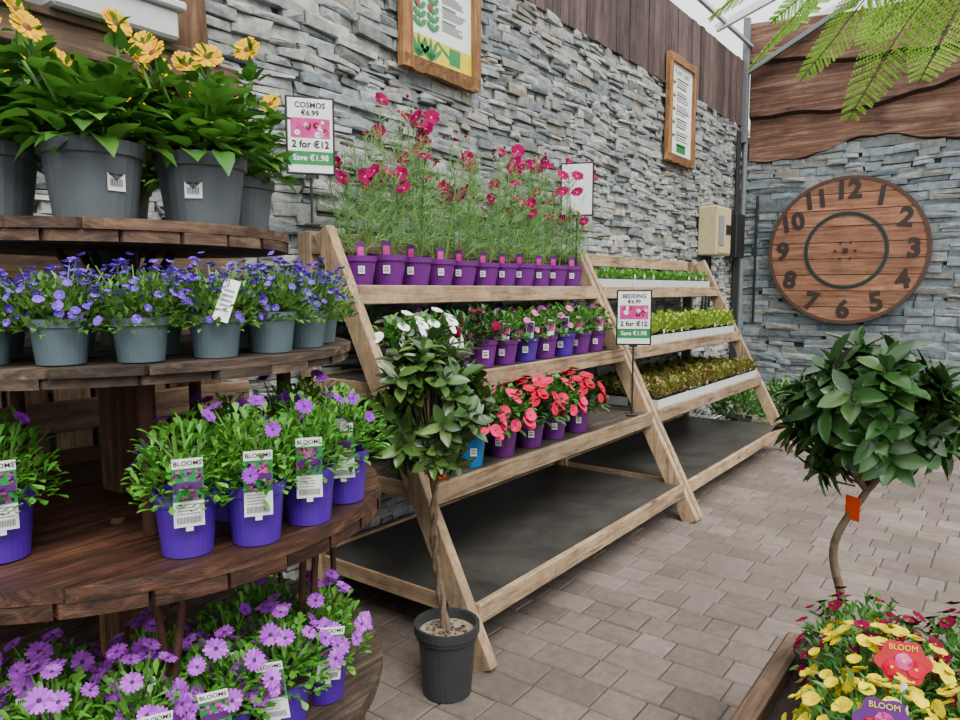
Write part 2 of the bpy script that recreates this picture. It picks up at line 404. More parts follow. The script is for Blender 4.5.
for y in (1.2,3.4,5.6,7.8,8.86):
    beam(mb,(WX,y,4.25),(3.2,y,6.2),.05,.08,whitem)
for k in range(6):
    x=WX+.1+k*1.15; z=4.2+(x-WX)*2/5.92+.06
    beam(mb,(x,-.6,z),(x,BY,z),.04,.04,galv,V((1,0,0)))
beam(mb,(WX+.0,BY-.22,3.95),(WX+1.6,BY-.22,4.75),.05,.05,dgalv)
beam(mb,(WX+.06,BY-.22,3.2),(WX+.06,BY-.22,4.6),.07,.07,dgalv)
mb.obj('ceiling_greenhouse_frame')
# ---------------- wall clock ----------------
def strip_disc(mb,M,r,t0,t1,n,mat,gap=.004,jr=0,dj=.001):
    w=2*r/n
    for i in range(n):
        xa=-r+i*w+gap/2; xb=-r+(i+1)*w-gap/2
        rr=r-rnd(0,jr); k=6
        xs=[max(-rr+1e-3,min(rr-1e-3,xa+(xb-xa)*j/k)) for j in range(k+1)]
        loop=[(x,math.sqrt(max(1e-6,rr*rr-x*x))) for x in xs]; loop=loop+[(x,-yy) for x,yy in reversed(loop)]
        m=len(loop); dz=rnd(-dj,dj)
        vs=[M@V((x,yy,t0)) for x,yy in loop]+[M@V((x,yy,t1+dz)) for x,yy in loop]
        fs=[tuple(range(m))[::-1],tuple(range(m,2*m))]+[(j,(j+1)%m,m+(j+1)%m,m+j) for j in range(m)]
        mb.add(vs,fs,mat)
def ring(mb,M,r0,r1,t0,t1,mat,n=64):
    vs=[];fs=[]
    for i in range(n):
        a=2*math.pi*i/n; c,s=math.cos(a),math.sin(a)
        vs+=[M@V((r0*c,r0*s,t0)),M@V((r0*c,r0*s,t1)),M@V((r1*c,r1*s,t1)),M@V((r1*c,r1*s,t0))]
    for i in range(n):
        a=4*i;b=4*((i+1)%n)
        fs+=[(a,b,b+1,a+1),(a+1,b+1,b+2,a+2),(a+2,b+2,b+3,a+3)]
    mb.add(vs,fs,mat)
mb=MB()
Mx=Matrix.Rotation(rad(90),4,'X')
M=Mx@Matrix.Rotation(rad(90),4,'Z')
cr=.8
strip_disc(mb,M,cr,-.03,.03,9,clockw,gap=.008)
ring(mb,Mx,cr-.025,cr+.012,-.03,.036,rimw)
ring(mb,Mx,.385,.425,.03,.036,dkgreen); ring(mb,Mx,.402,.408,.036,.04,black)
for k in range(12):
    ad=90-30*(k+1); a=rad(ad); rr=.655
    tw={12:0,1:-8,2:-10,3:0,4:8,5:12,6:0,7:-12,8:-8,9:0,10:10,11:8}[k+1]
    T=Matrix.Translation((rr*math.cos(a),-.031,rr*math.sin(a)))@Mx@Matrix.Rotation(rad(tw),4,'Z')
    text(mb,str(k+1),.27,T,clockd,off=.011,ext=.004)
for a in range(0,360,60):
    box(mb,(.1*math.cos(rad(a)),-.034,.1*math.sin(rad(a))),(.02,.01,.02),black)
box(mb,(.0,-.035,0),(.05,.012,.05),clockd)
mb.obj('wooden_wall_clock',loc=(-1.54,BY-.085,1.925))
# ---------------- posters ----------------
def poster(name,loc,kind):
    mb=MB(); w,h=.66,.96
    fw=.065
    box(mb,(0,0,0),(w-.02,.02,h-.02),white)
    def fb(a,b,inward):
        n=14; a=V(a);b=V(b); vs=[];fs=[]; iw=V(inward)
        for i in range(n+1):
            p=a.lerp(b,i/n); o=-iw*(rnd(0,.016)); q=p+iw*fw
            vs+=[p+o+V((0,.01,0)),p+o+V((0,-.03,0)),q+V((0,-.035,0)),q+V((0,.01,0))]
        for i in range(n):
            k=4*i; fs+=[(k,k+4,k+5,k+1),(k+1,k+5,k+6,k+2),(k+2,k+6,k+7,k+3)]
        fs+=[(0,1,2,3),(4*n,4*n+1,4*n+2,4*n+3)]
        mb.add(vs,fs,frameZ if inward[0] else frameY)
    fb((-w/2,0,-h/2),(-w/2,0,h/2),(1,0,0)); fb((w/2,0,-h/2),(w/2,0,h/2),(-1,0,0))
    fb((-w/2,0,-h/2),(w/2,0,-h/2),(0,0,1)); fb((-w/2,0,h/2),(w/2,0,h/2),(0,0,-1))
    yq=-.0115
    if kind:
        text(mb,'GROW YOUR OWN',.05,TM(0,yq-.001,.36),greenp)
        for sx in (-.19,-.08):
            quad(mb,sx-.004,sx+.004,-.25,.3,yq-.002,greenp)
            for k in range(12):
                z=-.24+k*.046
                for s2 in(-1,1): leaf(mb,V((sx,yq-.003,z)),V((s2*.8,0,.6)),.068-.002*k,.034,greenp,up=V((0,-1,0)),fold=0,droop=0)
            for k in range(3): leaf(mb,V((sx+.02*(k-1),yq-.006,-.1+k*.13)),V((0,0,-1)),.045,.03,redp,up=V((0,-1,0)),fold=0,droop=0,shape='ell')
        for r_ in range(7):
            z=.27-r_*.075
            for k in range(4): quad(mb,.0,.22-rnd(0,.08),z-.012*k,z-.012*k+.006,yq-.001,grayt)
            quad(mb,.0,.12,z+.012,z+.022,yq-.001,greenp)
        quad(mb,-w/2+fw,w/2-fw,-h/2+fw,-h/2+fw+.13,yq-.001,yellowp)
        quad(mb,.06,.16,-h/2+fw+.03,-h/2+fw+.12,yq-.002,greenp)
        mb.add([V((.06,yq-.002,-h/2+fw+.05)),V((.06,yq-.002,-h/2+fw+.075)),V((-.04,yq-.002,-h/2+fw+.13)),V((-.05,yq-.002,-h/2+fw+.115))],[(0,1,2,3)],greenp)
        for bx in (-.2,-.1):
            for k in range(5):
                a=rad(40+k*25); leaf(mb,V((bx,yq-.003,-h/2+fw+.01)),V((math.cos(a),0,math.sin(a))),.13,.03,greenp,up=V((0,-1,0)),fold=0,droop=0)
    else:
        text(mb,'PLANT CARE',.06,TM(0,yq-.001,.34),greenp)
        for k in range(26):
            z=.28-k*.024
            if k%5==4: continue
            quad(mb,-.12,.22-rnd(0,.12),z,z+.01,yq-.001,ink if k%3==0 else grayt)
            if k%5==2:
                for q in range(4):
                    a=rad(30+q*40); leaf(mb,V((-.18,yq-.002,z)),V((math.cos(a),0,math.sin(a))),.04,.018,[greenp,redp,yellowp,greenp][q],up=V((0,-1,0)),fold=0,droop=0)
        quad(mb,-.1,.12,-.38,-.3,yq-.001,greenp)
    return mb.obj(name,loc=loc,rz=rad(90))
poster('framed_wall_poster',(WX+.06,3.18,3.15),1)
poster('framed_wall_poster',(WX+.06,6.72,3.17),0)
mb=MB()
box(mb,(WX+.14,7.55,2.1),(.2,.42,.5),cream,None,.01); box(mb,(WX+.245,7.55,2.1),(.012,.38,.46),cream,None,.004)
box(mb,(WX+.255,7.43,2.1),(.01,.14,.3),grayt,None,.003); box(mb,(WX+.255,7.65,2.12),(.01,.14,.1),black,None,.003)
for dy in (-.1,0,.1): tube(mb,[(WX+.07,7.55+dy,1.86),(WX+.07,7.55+dy,1.2)],.014,8,black)
mb.obj('electrical_meter_box')
mb=MB()
box(mb,(WX+.1,8.35,2.1),(.14,.3,.5),black,None,.01)
for dy,zz in ((.0,3.3),(.07,3.3),(.14,2.4)):
    tube(mb,[(WX+.07,8.45+dy,.3),(WX+.07,8.45+dy,zz)],.018,8,black)
tube(mb,[(WX+.07,8.72,3.3),(WX+.07,8.72,.0)],.03,10,dgalv)
tube(mb,[(WX+.2,BY-.06,2.6),(WX+.2,BY-.06,1.1)],.014,10,black)
mb.obj('black_switch_box_with_conduit')
# ---------------- racks ----------------
LX=lambda z:-1.59-.512*z
SZ=[.205,.65,1.06,1.475]
def rack(y0,y1):
    mb=MB()
    for y,sy in ((y0,1),(y1,-1)):
        beam(mb,(LX(-.0)+.0,y,0.0),(LX(1.76),y,1.76),.05,.1,timZ)
        beam(mb,(-2.6,y,0),(-2.6,y,1.76),.05,.09,timZ)
        for i,z in enumerate(SZ):
            beam(mb,(LX(z)-.03,y+sy*.04,z-.005),(-2.62,y+sy*.04,z-.005),.03,.075,timX)
        beam(mb,(LX(1.7)-.0,y,1.7),(-2.63,y,1.7),.04,.09,timX)
    for i,z in enumerate(SZ):
        beam(mb,(LX(z)+.045,y0+.02,z),(LX(z)+.045,y1-.02,z),.03,.085,timY,V((1,0,0)))
        beam(mb,(-2.62,y0+.02,z),(-2.62,y1-.02,z),.03,.085,timY,V((1,0,0)))
        xa=LX(z)+.03; xb=-2.6
        if i==0:
            box(mb,((xa+xb)/2,(y0+y1)/2,z+.025),(xa-xb,y1-y0-.06,.018),deck,None,.003)
        else:
            n=max(2,int((xa-xb)/.11)); w=(xa-xb)/n
            for k in range(n): box(mb,(xb+w*(k+.5),(y0+y1)/2,z+.028),(w-.012,y1-y0-.06,.018),slat,None,.002)
        for yy in (y0+(y1-y0)/3,y0+2*(y1-y0)/3):
            beam(mb,(xa-.03,yy,z-.012),(xb,yy,z-.012),.03,.06,timX)
    beam(mb,(-2.62,y0,1.72),(-2.62,y1,1.72),.03,.09,timY,V((1,0,0)))
    return mb.obj('tiered_timber_plant_rack')
rack(2.16,4.40); rack(4.47,6.9)
# ---------------- cable drum display ----------------
CX,CY=-1.927,.954
mb=MB()
def dd(r,z0,z1,n,mat,ang,two=True):
    zm=(z0+z1)/2
    M1=Matrix.Translation((CX,CY,0))@Matrix.Rotation(ang,4,'Z')
    strip_disc(mb,M1,r,zm+.001,z1,n,mat,gap=.008,jr=.012,dj=.0018)
    strip_disc(mb,M1@Matrix.Rotation(rad(90),4,'Z'),r,z0,zm,n,mat,gap=.008,jr=.014)
dd(.66,.0,.05,9,drum_g,.2); dd(.69,.375,.43,9,drum_g,.3)
dd(.69,.89,.95,10,drum_d,.0); dd(.61,1.31,1.35,10,drum_g,.25); dd(.45,1.6,1.65,8,drum_t,.1)
for k in range(16):
    a=2*math.pi*k/16; M1=Matrix.Rotation(a,3,'Z'); box(mb,V((CX,CY,.2125))+M1@V((.33,0,0)),(.025,.125,.325),oldZ,M1)
box(mb,(CX,CY,.66),(.14,.14,.46),logw,None,.01)
for k in range(9):
    a=2*math.pi*k/9+.3; a2=a+.12
    tube(mb,[(CX+.56*math.cos(a),CY+.56*math.sin(a),.43),(CX+.56*math.cos(a2),CY+.56*math.sin(a2),.89)],.009,8,rust)
    if k%2==0: tube(mb,[(CX+.5*math.cos(a2),CY+.5*math.sin(a2),.43),(CX+.56*math.cos(a),CY+.56*math.sin(a),.89)],.009,8,rust)
box(mb,(CX,CY,1.13),(.1,.1,.36),logw,None,.01)
for k in range(5):
    a=2*math.pi*k/5+.9
    tube(mb,[(CX+.42*math.cos(a),CY+.42*math.sin(a),.95),(CX+.42*math.cos(a),CY+.42*math.sin(a),1.31)],.02,8,rust)
tube(mb,[(CX,CY,1.35),(CX,CY,1.6)],.05,14,dkgreen)
for k in range(6):
    a=2*math.pi*k/6+.2
    tube(mb,[(CX+.05*math.cos(a),CY+.05*math.sin(a),1.45),(CX+.12*math.cos(a),CY+.12*math.sin(a),1.57),(CX+.14*math.cos(a),CY+.14*math.sin(a),1.6)],.012,6,dkgreen)
for k in range(6):
    a=2*math.pi*k/6+.5; lathe(mb,[(.016,.95),(.016,.958),(.008,.962)],8,rust,(CX+.3*math.cos(a),CY+.3*math.sin(a),0),False)
mb.obj('tiered_cable_drum_display')
mb=MB()
def logpost(x,y,z1,r):
    pts=[(x+rnd(-.01,.01),y+rnd(-.01,.01),z1*i/10) for i in range(11)]
    tube(mb,pts,[r*rnd(.92,1.08) for _ in pts],12,logw)
logpost(-2.58,1.58,2.9,.08); logpost(-2.6,.2,2.9,.08)
for z in (.55,1.08,1.58,2.3):
    beam(mb,(-2.5,-.5,z),(-2.5,1.74,z),.04,.1,oldY,V((1,0,0)))
for z in (2.36,):
    for k in range(2): box(mb,(-2.655+.125*k+.01,.6,z),(.12,2.1,.025),oldY,None,.003)
for k in range(9): box(mb,(-2.63,.42+k*.14,.8),(.02,.12,1.2),timZ if k%2 else oldZ,None,.003)
mb.obj('rustic_timber_shelf_frame')
mb=MB()
for k in range(3):
    y=.25+k*.5
    box(mb,(-2.53,y,2.425),(.22,.42,.1),traym,None,.01); box(mb,(-2.53,y,2.49),(.26,.46,.03),traym,None,.006)
mb.obj('stacked_white_plant_trays')
# ---------------- plants ----------------
def sticker(mb,r,z,w,h,mat=white,a=0):
    M=Matrix.Rotation(a,4,'Z')
    quad(mb,-w/2,w/2,z-h/2,z+h/2,-r-.003,mat,M)
    for k in range(8):
        x=-w*.35+k*w*.09; quad(mb,x,x+w*.045,z-h*.3,z+h*.05,-r-.0045,ink,M)
    quad(mb,-w*.4,w*.3,z+h*.2,z+h*.3,-r-.0045,ink,M)
def caretag(mb,r,z0,a=0,tilt=.12,w=.056,h=.14):
    M=Matrix.Rotation(a,4,'Z')@Matrix.Translation((0,-r,z0))@Matrix.Rotation(tilt,4,'X')@Matrix.Rotation(rnd(-.12,.12),4,'Y')
    quad(mb,-w/2,w/2,0,h,0,white,M); quad(mb,-w/2,w/2,h*.38,h*.86,-.001,greenp,M)
    for k in range(60):
        x=rnd(-w*.44,w*.44); z=rnd(h*.41,h*.83); s=w*rnd(.03,.07)
        quad(mb,x-s,x+s,z-s,z+s,-.0015-k*.00002,R.choice([pinkp,purp,ink,pinkp,P_ost]),M)
    quad(mb,-w*.46,w*.46,h*.56,h*.66,-.0032,purp,M)
    text(mb,'BLOOMS',.013,M@TM(0,-.001,h*.93),ink,off=.0002)
    for k in range(18): 
        x=-w*.4+k*w*.045; quad(mb,x,x+w*.02,h*.05,h*.15,-.001,ink,M)
    for k in range(4): quad(mb,-w*.4,w*rnd(.1,.4),h*(.19+k*.045),h*(.202+k*.045),-.001,grayt,M)
    vs=[V((-w*.12,.001,-.01)),V((w*.12,.001,-.01)),V((w*.12,.001,h*.9)),V((-w*.12,.001,h*.9))]
    mb.add([M@v for v in vs],[(0,1,2,3)],white)
def face_cam(x,y): return math.atan2(-y,-x)+math.pi/2
def sunflower(seed):
    R.seed(seed); mb=MB(); pot(mb,.104,.162,greypot,rb=.08); sticker(mb,.087,.08,.038,.045)
    for s in range(7):
        a=s*.9+rnd(-.3,.3); x,y=.06*math.cos(a),.06*math.sin(a); H=rnd(.13,.21)
        top=V((x*2.0,y*2.0,.15+H)); tube(mb,[(x*.5,y*.5,.13),(x*1.2,y*1.2,.15+H*.5),top],.0045,5,stemg)
        for k in range(9):
            t=rnd(.1,1); p=V((x*.5,y*.5,.14)).lerp(top,t); d=rdir(-.2); d.z=rnd(0,.6)
            leaf(mb,p+d*.02,d,rnd(.05,.085),rnd(.045,.068),L_sun,fold=.08,droop=.35,shape='heart')
        mound(mb,top,.03,.025,9,.04,.026,L_sun,shape='heart')
        if s!=1:
            e=top+V((rnd(-.02,.02),rnd(-.02,.02),rnd(.03,.1))); tube(mb,[top,e],.004,5,stemg)
            flower(mb,e,V((rnd(-.5,.5),rnd(-1,-.6),.4)),.034,18,P_yel,bcen,cr=.3,wide=1.2)
            mound(mb,e-V((0,0,.01)),.02,.015,6,.03,.012,L_sun)
    mound(mb,(0,0,.165),.135,.14,150,.065,.052,L_sun,up=.25,fold=.08,droop=.35,shape='heart')
    return mb.mesh('sunflower')
suns=[sunflower(s) for s in (3,4,5)]
def ringpos(r,adeg):
    a=math.atan2(-CY,-CX)+rad(adeg); return CX+r*math.cos(a),CY+r*math.sin(a)
for i,a in enumerate((-54,-7,38,84,131,-100,180)):
    x,y=ringpos(.315,a); inst(suns[i%3],'potted_sunflower',(x,y,1.652),face_cam(x,y)+rnd(-.5,.5),.92 if a==84 else rnd(.97,1.05))
def campan(seed):
    R.seed(seed); mb=MB(); pot(mb,.054,.085,greypot2,rb=.042)
    mound(mb,(0,0,.08),.095,.08,560,.02,.01,L_cam,up=.7,detail=False,zmin=-.3)
    for i in range(50):
        a=rnd(0,6.28); r=rnd(.02,.095); b=V((r*.5*math.cos(a),r*.5*math.sin(a),.1)); e=V((r*math.cos(a)*1.15,r*math.sin(a)*1.15,rnd(.13,.2)-r*.2))
        tube(mb,[b,e],.0013,3,stemg,False)
        for q in range(4): leaf(mb,b.lerp(e,rnd(.3,.95)),rdir(0),.015,.006,L_cam,detail=False)
        if i%2:
            for q in range(3): flower(mb,e+rdir()*.008*q,V((rnd(-.6,.6),rnd(-.6,.6),1)),.008,5,P_blu,ycen,wide=.9,cup=.4)
    mflowers(mb,(0,0,.09),.1,.09,34,.009,5,P_blu,ycen,zmin=-.2,wide=.9,cup=.3,cr=.12)
    if seed==12: 
        M=Matrix.Translation((.02,-.085,.075))@Matrix.Rotation(-.25,4,'X')@Matrix.Rotation(.3,4,'Y'); quad(mb,-.015,.015,0,.085,0,white,M)
        for k in range(5): quad(mb,-.01,.01,.02+k*.01,.024+k*.01,-.001,grayt,M)
    return mb.mesh('campanula')
cams=[campan(s) for s in (11,12,13,14)]
for i,a in enumerate((-60,-44,-28,-12,4,21,38,55,72,90,108)):
    x,y=ringpos(.52,a); inst(cams[i%4],'potted_campanula',(x,y,1.352),face_cam(x,y)+rnd(-.5,.5),rnd(1.0,1.12))
for i,a in enumerate((-40,-15,12,40,70)):
    x,y=ringpos(.37,a); inst(cams[(i*2)%4],'potted_campanula',(x,y,1.352),rnd(0,6),1.0)
def osteo(seed,nf,pm,fr=.024,tag=True,H=.17,sp=.105,tz=.075,tr=.082):
    R.seed(seed); mb=MB(); pot(mb,.064,.13,violet,rb=.05)
    stems(mb,(0,0,.12),.09,H,16,.0025,stemg)
    mound(mb,(0,0,.115),sp,H,480,.028,.014,L_ost,up=.5,zmin=-.05,fold=.1,jit=1.0,shape='spat')
    for i in range(nf):
        d=rdir(.15); p=V((0,0,.13))+V((d.x*.12,d.y*.12,d.z*(H+.015)))*rnd(.95,1.12)
        tube(mb,[V((0,0,.14)).lerp(p,.5),p],.0016,3,stemg,False)
        n=(d+V((0,-.35,.25))+rdir()*.4); flower(mb,p,n,fr*rnd(.75,1.1),14,pm,dcen,wide=.85,cup=.1,cr=.2)
    if tag: caretag(mb,tr,tz,rnd(-.15,.15))
    return mb.mesh('osteospermum')
ostA=[osteo(s,7,P_ostd,.021) for s in (21,22,23,24)]
ostB=[osteo(s,26,P_ost,.024,H=.15,tz=.09,tr=.1) for s in (31,32,33)]
for i,(r,a) in enumerate(((.585,10.5),(.62,23.5),(.62,38),(.62,54.6),(.5,-28.5))):
    x,y=ringpos(r,a); inst(ostA[i%4],'potted_osteospermum',(x,y,.953),face_cam(x,y)+rnd(-.1,.15),1.02)
for i,(r,a) in enumerate(((.44,31),(.45,58),(.6,-52),(.5,80))):
    x,y=ringpos(r,a); inst(ostA[(i+2)%4],'potted_osteospermum',(x,y,.953),face_cam(x,y)+rnd(-.5,.5))
for i,(r,a) in enumerate(((.55,-32),(.56,-16),(.57,0),(.56,17),(.57,33),(.57,50),(.42,-25),(.42,5),(.42,28),(.4,50))):
    x,y=ringpos(r,a); inst(ostB[i%3] if i<8 else ostA[i%4],'potted_osteospermum',(x,y,.433),face_cam(x,y)+rnd(-.2,.2),1.05)
def cosmos(seed,nf):
    R.seed(seed); mb=MB(); pot(mb,.09,.14,purple); sticker(mb,.078,.075,.03,.035)
    quad(mb,-.02,.02,.12,.2,-.07,purp); quad(mb,-.015,.015,.14,.18,-.072,pinkp)
    def fil(p,d,L,w):
        s=d.cross(V((rnd(-1,1),rnd(-1,1),rnd(-1,1)))).normalized(); e=p+d*L+V((0,0,L*.15))
        mb.add([p-s*w,p+s*w,e+s*w*.4,e-s*w*.4],[(0,1,2,3)],L_cos)
        return e
    tops=[]
    for s in range(9):
        a=rnd(0,6.28); b=V((.035*math.cos(a),.035*math.sin(a),.12)); H=rnd(.34,.68); sp=rnd(.04,.15)
        t=V((sp*math.cos(a),sp*math.sin(a),.11+H)); mid=(b+t)/2+V((rnd(-.025,.025),rnd(-.025,.025),0))
        tube(mb,[b,mid,t],.0028,3,stemg,False); tops.append(t)
        z=.12
        while z<1:
            p=b.lerp(mid,z*2) if z<.5 else mid.lerp(t,z*2-1)
            for k in range(3):
                d=rdir(-.1); d.z=abs(d.z)*.5+.2; d.normalize()
                L=rnd(.06,.11)*(1.2-.5*z); e=fil(p,d,L,.0018)
                for j in range(6):
                    q=p.lerp(e,rnd(.25,1)); dd_=(d+rdir()*.8).normalized(); fil(q,dd_,L*.42,.0015)
            z+=rnd(.07,.12)
    for i in range(nf):
        t=R.choice(tops); e=t+V((rnd(-.05,.05),rnd(-.05,.05),rnd(-.08,.1))); tube(mb,[t-V((0,0,.05)),e],.0018,3,stemg,False)
        flower(mb,e,V((rnd(-.6,.6),rnd(-1,-.1),rnd(.1,.8))),rnd(.032,.047),8,P_mag,ycen,wide=1.0,cup=.15,cr=.12)
    for i in range(8):
        t=R.choice(tops); e=t+V((rnd(-.04,.04),rnd(-.04,.04),rnd(0,.08))); tube(mb,[t,e],.0015,3,stemg,False)
        lathe(mb,[(.001,-.008),(.008,0),(.006,.007),(.001,.01)],6,P_mag,e)
    return mb.mesh('cosmos')
cos=[cosmos(s,n) for s,n in ((41,11),(42,5),(43,7),(44,5),(45,10))]
order=[1,0,2,3,1,3,2,0,4,4,0]
for k in range(11):
    y=2.31+k*.195
    inst(cos[order[k]],'potted_cosmos',(-2.44+R.uniform(-.006,.006),y,1.513),face_cam(-2.43,y)+R.uniform(-.3,.3),[.98,1.06,1.03,1,.98,.96,.97,1,.98,1.0,1.0][k])
def bedding(seed,leafm,pm,cm,potm,nf,fr,np_=5,Rr=.09,H=.11,nl=150,L=.045,W=.022,pr=.078,ph=.13,tagp=None):
    R.seed(seed); mb=MB(); pot(mb,pr,ph,potm)
    sticker(mb,pr*.9,ph*.5,.03,.035)
    mound(mb,(0,0,ph),Rr,H,nl,L,W,leafm,up=.3,shape='ell')
    mflowers(mb,(0,0,ph),Rr*1.15,H*1.15,nf,fr,np_,pm,cm,zmin=0,wide=1.15,cup=.15,cr=.12)
    if tagp: 
        M=Matrix.Translation((.02,-.09,ph))@Matrix.Rotation(.1,4,'Y'); quad(mb,-.02,.02,0,.09,0,white,M); quad(mb,-.018,.018,.03,.085,-.001,tagp,M)
    return mb.mesh('bedding')
pet_w=bedding(51,L_mid,P_whi,ycen,purple,24,.028,Rr=.13,H=.14)
pet_p=bedding(52,L_mid,P_pur,dcen,purple,14,.024,Rr=.12,H=.15,tagp=pinkp)
pet_k=bedding(53,L_mid,P_pnk,ycen,violet,13,.022,Rr=.12,H=.15,tagp=purp)
pet_m=bedding(54,L_dark,P_mar,dcen,purple,12,.022,Rr=.12,H=.15)
seq=[pet_w,pet_w,pet_m,pet_m,pet_p,pet_k,pet_p,pet_k,pet_p,pet_p]
for i,me in enumerate(seq):
    y=2.33+i*.205; inst(me,'potted_petunia',(-2.2,y,1.1),face_cam(-2.2,y)+R.uniform(-.3,.3),R.uniform(1.0,1.1))
for i in range(10):
    y=2.42+i*.195; inst([pet_m,pet_p,pet_m,pet_k][i%4],'potted_petunia',(-2.41,y,1.1),R.uniform(0,6),1.05)
kw=dict(Rr=.14,H=.17,nl=210,L=.065,W=.03,pr=.08,ph=.15)
imp_r=bedding(61,L_dark,P_red,dcen,orangep,14,.03,Rr=.11,H=.13,nl=150,L=.06,W=.026)
imp_b=bedding(62,L_dark,P_sal,dcen,bluepot,18,.034,**kw)
imp_s=bedding(63,L_mid,P_sal,dcen,purple,28,.034,tagp=redp,**kw)
imp_d=bedding(64,L_dark,P_red,dcen,purple,24,.034,**kw)
imp_w=bedding(65,L_dark,P_whi,ycen,purple,20,.032,**kw)
for me,x,y in ((imp_r,-1.98,2.3),(imp_b,-1.98,2.56),(imp_s,-1.98,2.82),(imp_d,-1.98,3.07),(imp_s,-1.99,3.32),(imp_d,-1.98,3.56),(imp_w,-2.22,3.72),(imp_d,-2.24,3.4),(imp_s,-2.24,3.1),(imp_d,-2.24,2.8),(imp_r,-2.24,2.5)):
    inst(me,'potted_impatiens',(x,y,.69),face_cam(x,y)+R.uniform(-.3,.3))
def tray(seed,leafm,H,n,L,W):
    R.seed(seed); mb=MB(); w,l=.2,.56
    for sx in(-1,1): box(mb,(sx*w/2,0,.03),(.006,l,.06),traym)
    for sy in(-1,1): box(mb,(0,sy*l/2,.03),(w,.006,.06),traym)
    box(mb,(0,0,.008),(w,l,.01),traym)
    for i in range(3):
        for j in range(8):
            x=-w/2+w*(i+.5)/3; y=-l/2+l*(j+.5)/8
            pot(mb,.03,.055,black,z0=.012,n=8,c=(x,y),rim=False)
            mound(mb,(x,y,.06),.03,H*rnd(.7,1.2),n,L,W,leafm,up=.8,zmin=.05)
    for k in range(3): quad(mb,-.015,.015,.03,.1,0,white,Matrix.Translation((w/2-.02,-.2+k*.18,0))@Matrix.Rotation(rad(90),4,'Z'))
    return mb.mesh('seedling_tray')
tg=tray(71,L_sg,.07,20,.035,.014); ty=tray(72,L_sy,.12,22,.055,.03); tb=tray(73,L_sb,.09,22,.045,.026)
for me,z,xs in ((tg,1.475,(-2.47,)),(ty,1.06,(-2.22,-2.45)),(tb,.65,(-2.0,-2.23,-2.46))):
    for x in xs:
        for i in range(4): inst(me,'seedling_tray',(x,4.83+i*.575,z+.038),0 if i%2 else math.pi)
R.seed(80); mb=MB(); pot(mb,.13,.2,blackpot); mound(mb,(0,0,.25),.26,.32,420,.08,.035,L_mid,up=.5,zmin=-.3); stems(mb,(0,0,.2),.2,.3,10,.005,bark)
sh=mb.mesh('shrub')
inst(sh,'potted_shrub',(-2.2,7.35,.004),0,1.0); inst(sh,'potted_shrub',(-1.95,7.95,.004),2,.9)
def rosettes(mb,c,Rx,Rz,n,L,W,mat,nl=8,root=None,droop=.12,zmin=-.85):
    c=V(c)
    for i in range(n):
        d=rdir(zmin); r=rnd(.4,1.0)**.6
        p=c+V((d.x*Rx*r,d.y*Rx*r,d.z*Rz*r)); ax=(d+V((0,0,.5))+rdir()*.4).normalized()
        b=(root or c).lerp(p,.25)
        tube(mb,[b,(b+p)/2+V((0,0,-.01)),p],.003,4,bark,False)
        s=ax.orthogonal().normalized(); t=ax.cross(s)
        for k in range(nl):
            a=k*2.4+rnd(-.3,.3); o=(s*math.cos(a)+t*math.sin(a)); q=p-ax*(k*.008)
            leaf(mb,q,(o*rnd(.8,1.3)+ax*rnd(.1,.8)),L*rnd(.7,1.12),W*rnd(.85,1.15),mat,up=ax,fold=.1,droop=droop,shape='ell')
        leaf(mb,p,ax+rdir()*.2,L*.6,W*.6,mat,shape='ell')
R.seed(90); mb=MB()
pot(mb,.115,.265,blackpot,soilm=gravel,rb=.09); ring(mb,Matrix.Identity(4),.114,.122,.235,.268,blackpot,32)
for i in range(60):
    a=rnd(0,6.28);r=rnd(.02,.095); box(mb,(r*math.cos(a),r*math.sin(a),.235),(.012,.012,.008),gravel,Matrix.Rotation(rnd(0,3),3,'Z'))
for ph in (0,math.pi):
    pts=[];rs=[]
    for i in range(36):
        t=i/35; z=.22+t*.62; cx=-.03*t-.03*math.sin(t*5); cy=-.06*t+.02*math.sin(t*6)
        pts.append((cx+.009*math.cos(ph+t*17),cy+.009*math.sin(ph+t*17),z)); rs.append(.0105-.003*t)
    tube(mb,pts,rs,8,bark)
top=V((-.02,-.05,.84))
for i in range(8):
    d=rdir(.3); tube(mb,[top,top+V((d.x*.08,d.y*.08,.1)),top+V((d.x*.16,d.y*.16,.14+d.z*.2))],[.008,.005,.003],5,bark)
rosettes(mb,(-.04,-.04,1.08),.215,.255,140,.085,.038,L_bay2,root=top)
box(mb,(.02,-.06,.87),(.002,.05,.07),orangep,Matrix.Rotation(1.2,3,'Z')); box(mb,(.021,-.063,.87),(.003,.03,.03),white,Matrix.Rotation(1.2,3,'Z'))
mb.obj('potted_bay_tree',loc=(-1.62,1.955,.003),rz=0)
R.seed(91); mb=MB()
pot(mb,.095,.1,blackpot,rb=.085)
pts=[];rs=[]
for i in range(20):
    t=i/19; z=.08+t*.53; pts.append((-.02+.08*t+.03*math.sin(t*7)-.0,.02*t+.02*math.sin(t*6),z)); rs.append(.0145-.004*t)
tube(mb,pts,rs,10,bark)
top=V(pts[-1])
for i in range(9):
    d=rdir(.2); tube(mb,[top,top+V((d.x*.08,d.y*.08,.08)),top+V((d.x*.2,d.y*.2,.12+d.z*.2))],[.01,.006,.003],5,bark)
rosettes(mb,(top.x-.0,top.y+.01,.845),.215,.24,95,.105,.046,L_bay,nl=9,root=top)
box(mb,(top.x-.03,top.y-.03,.56),(.002,.05,.07),orangep,Matrix.Rotation(1.0,3,'Z'))
mb.obj('potted_bay_tree',loc=(-.395,2.29,.303))
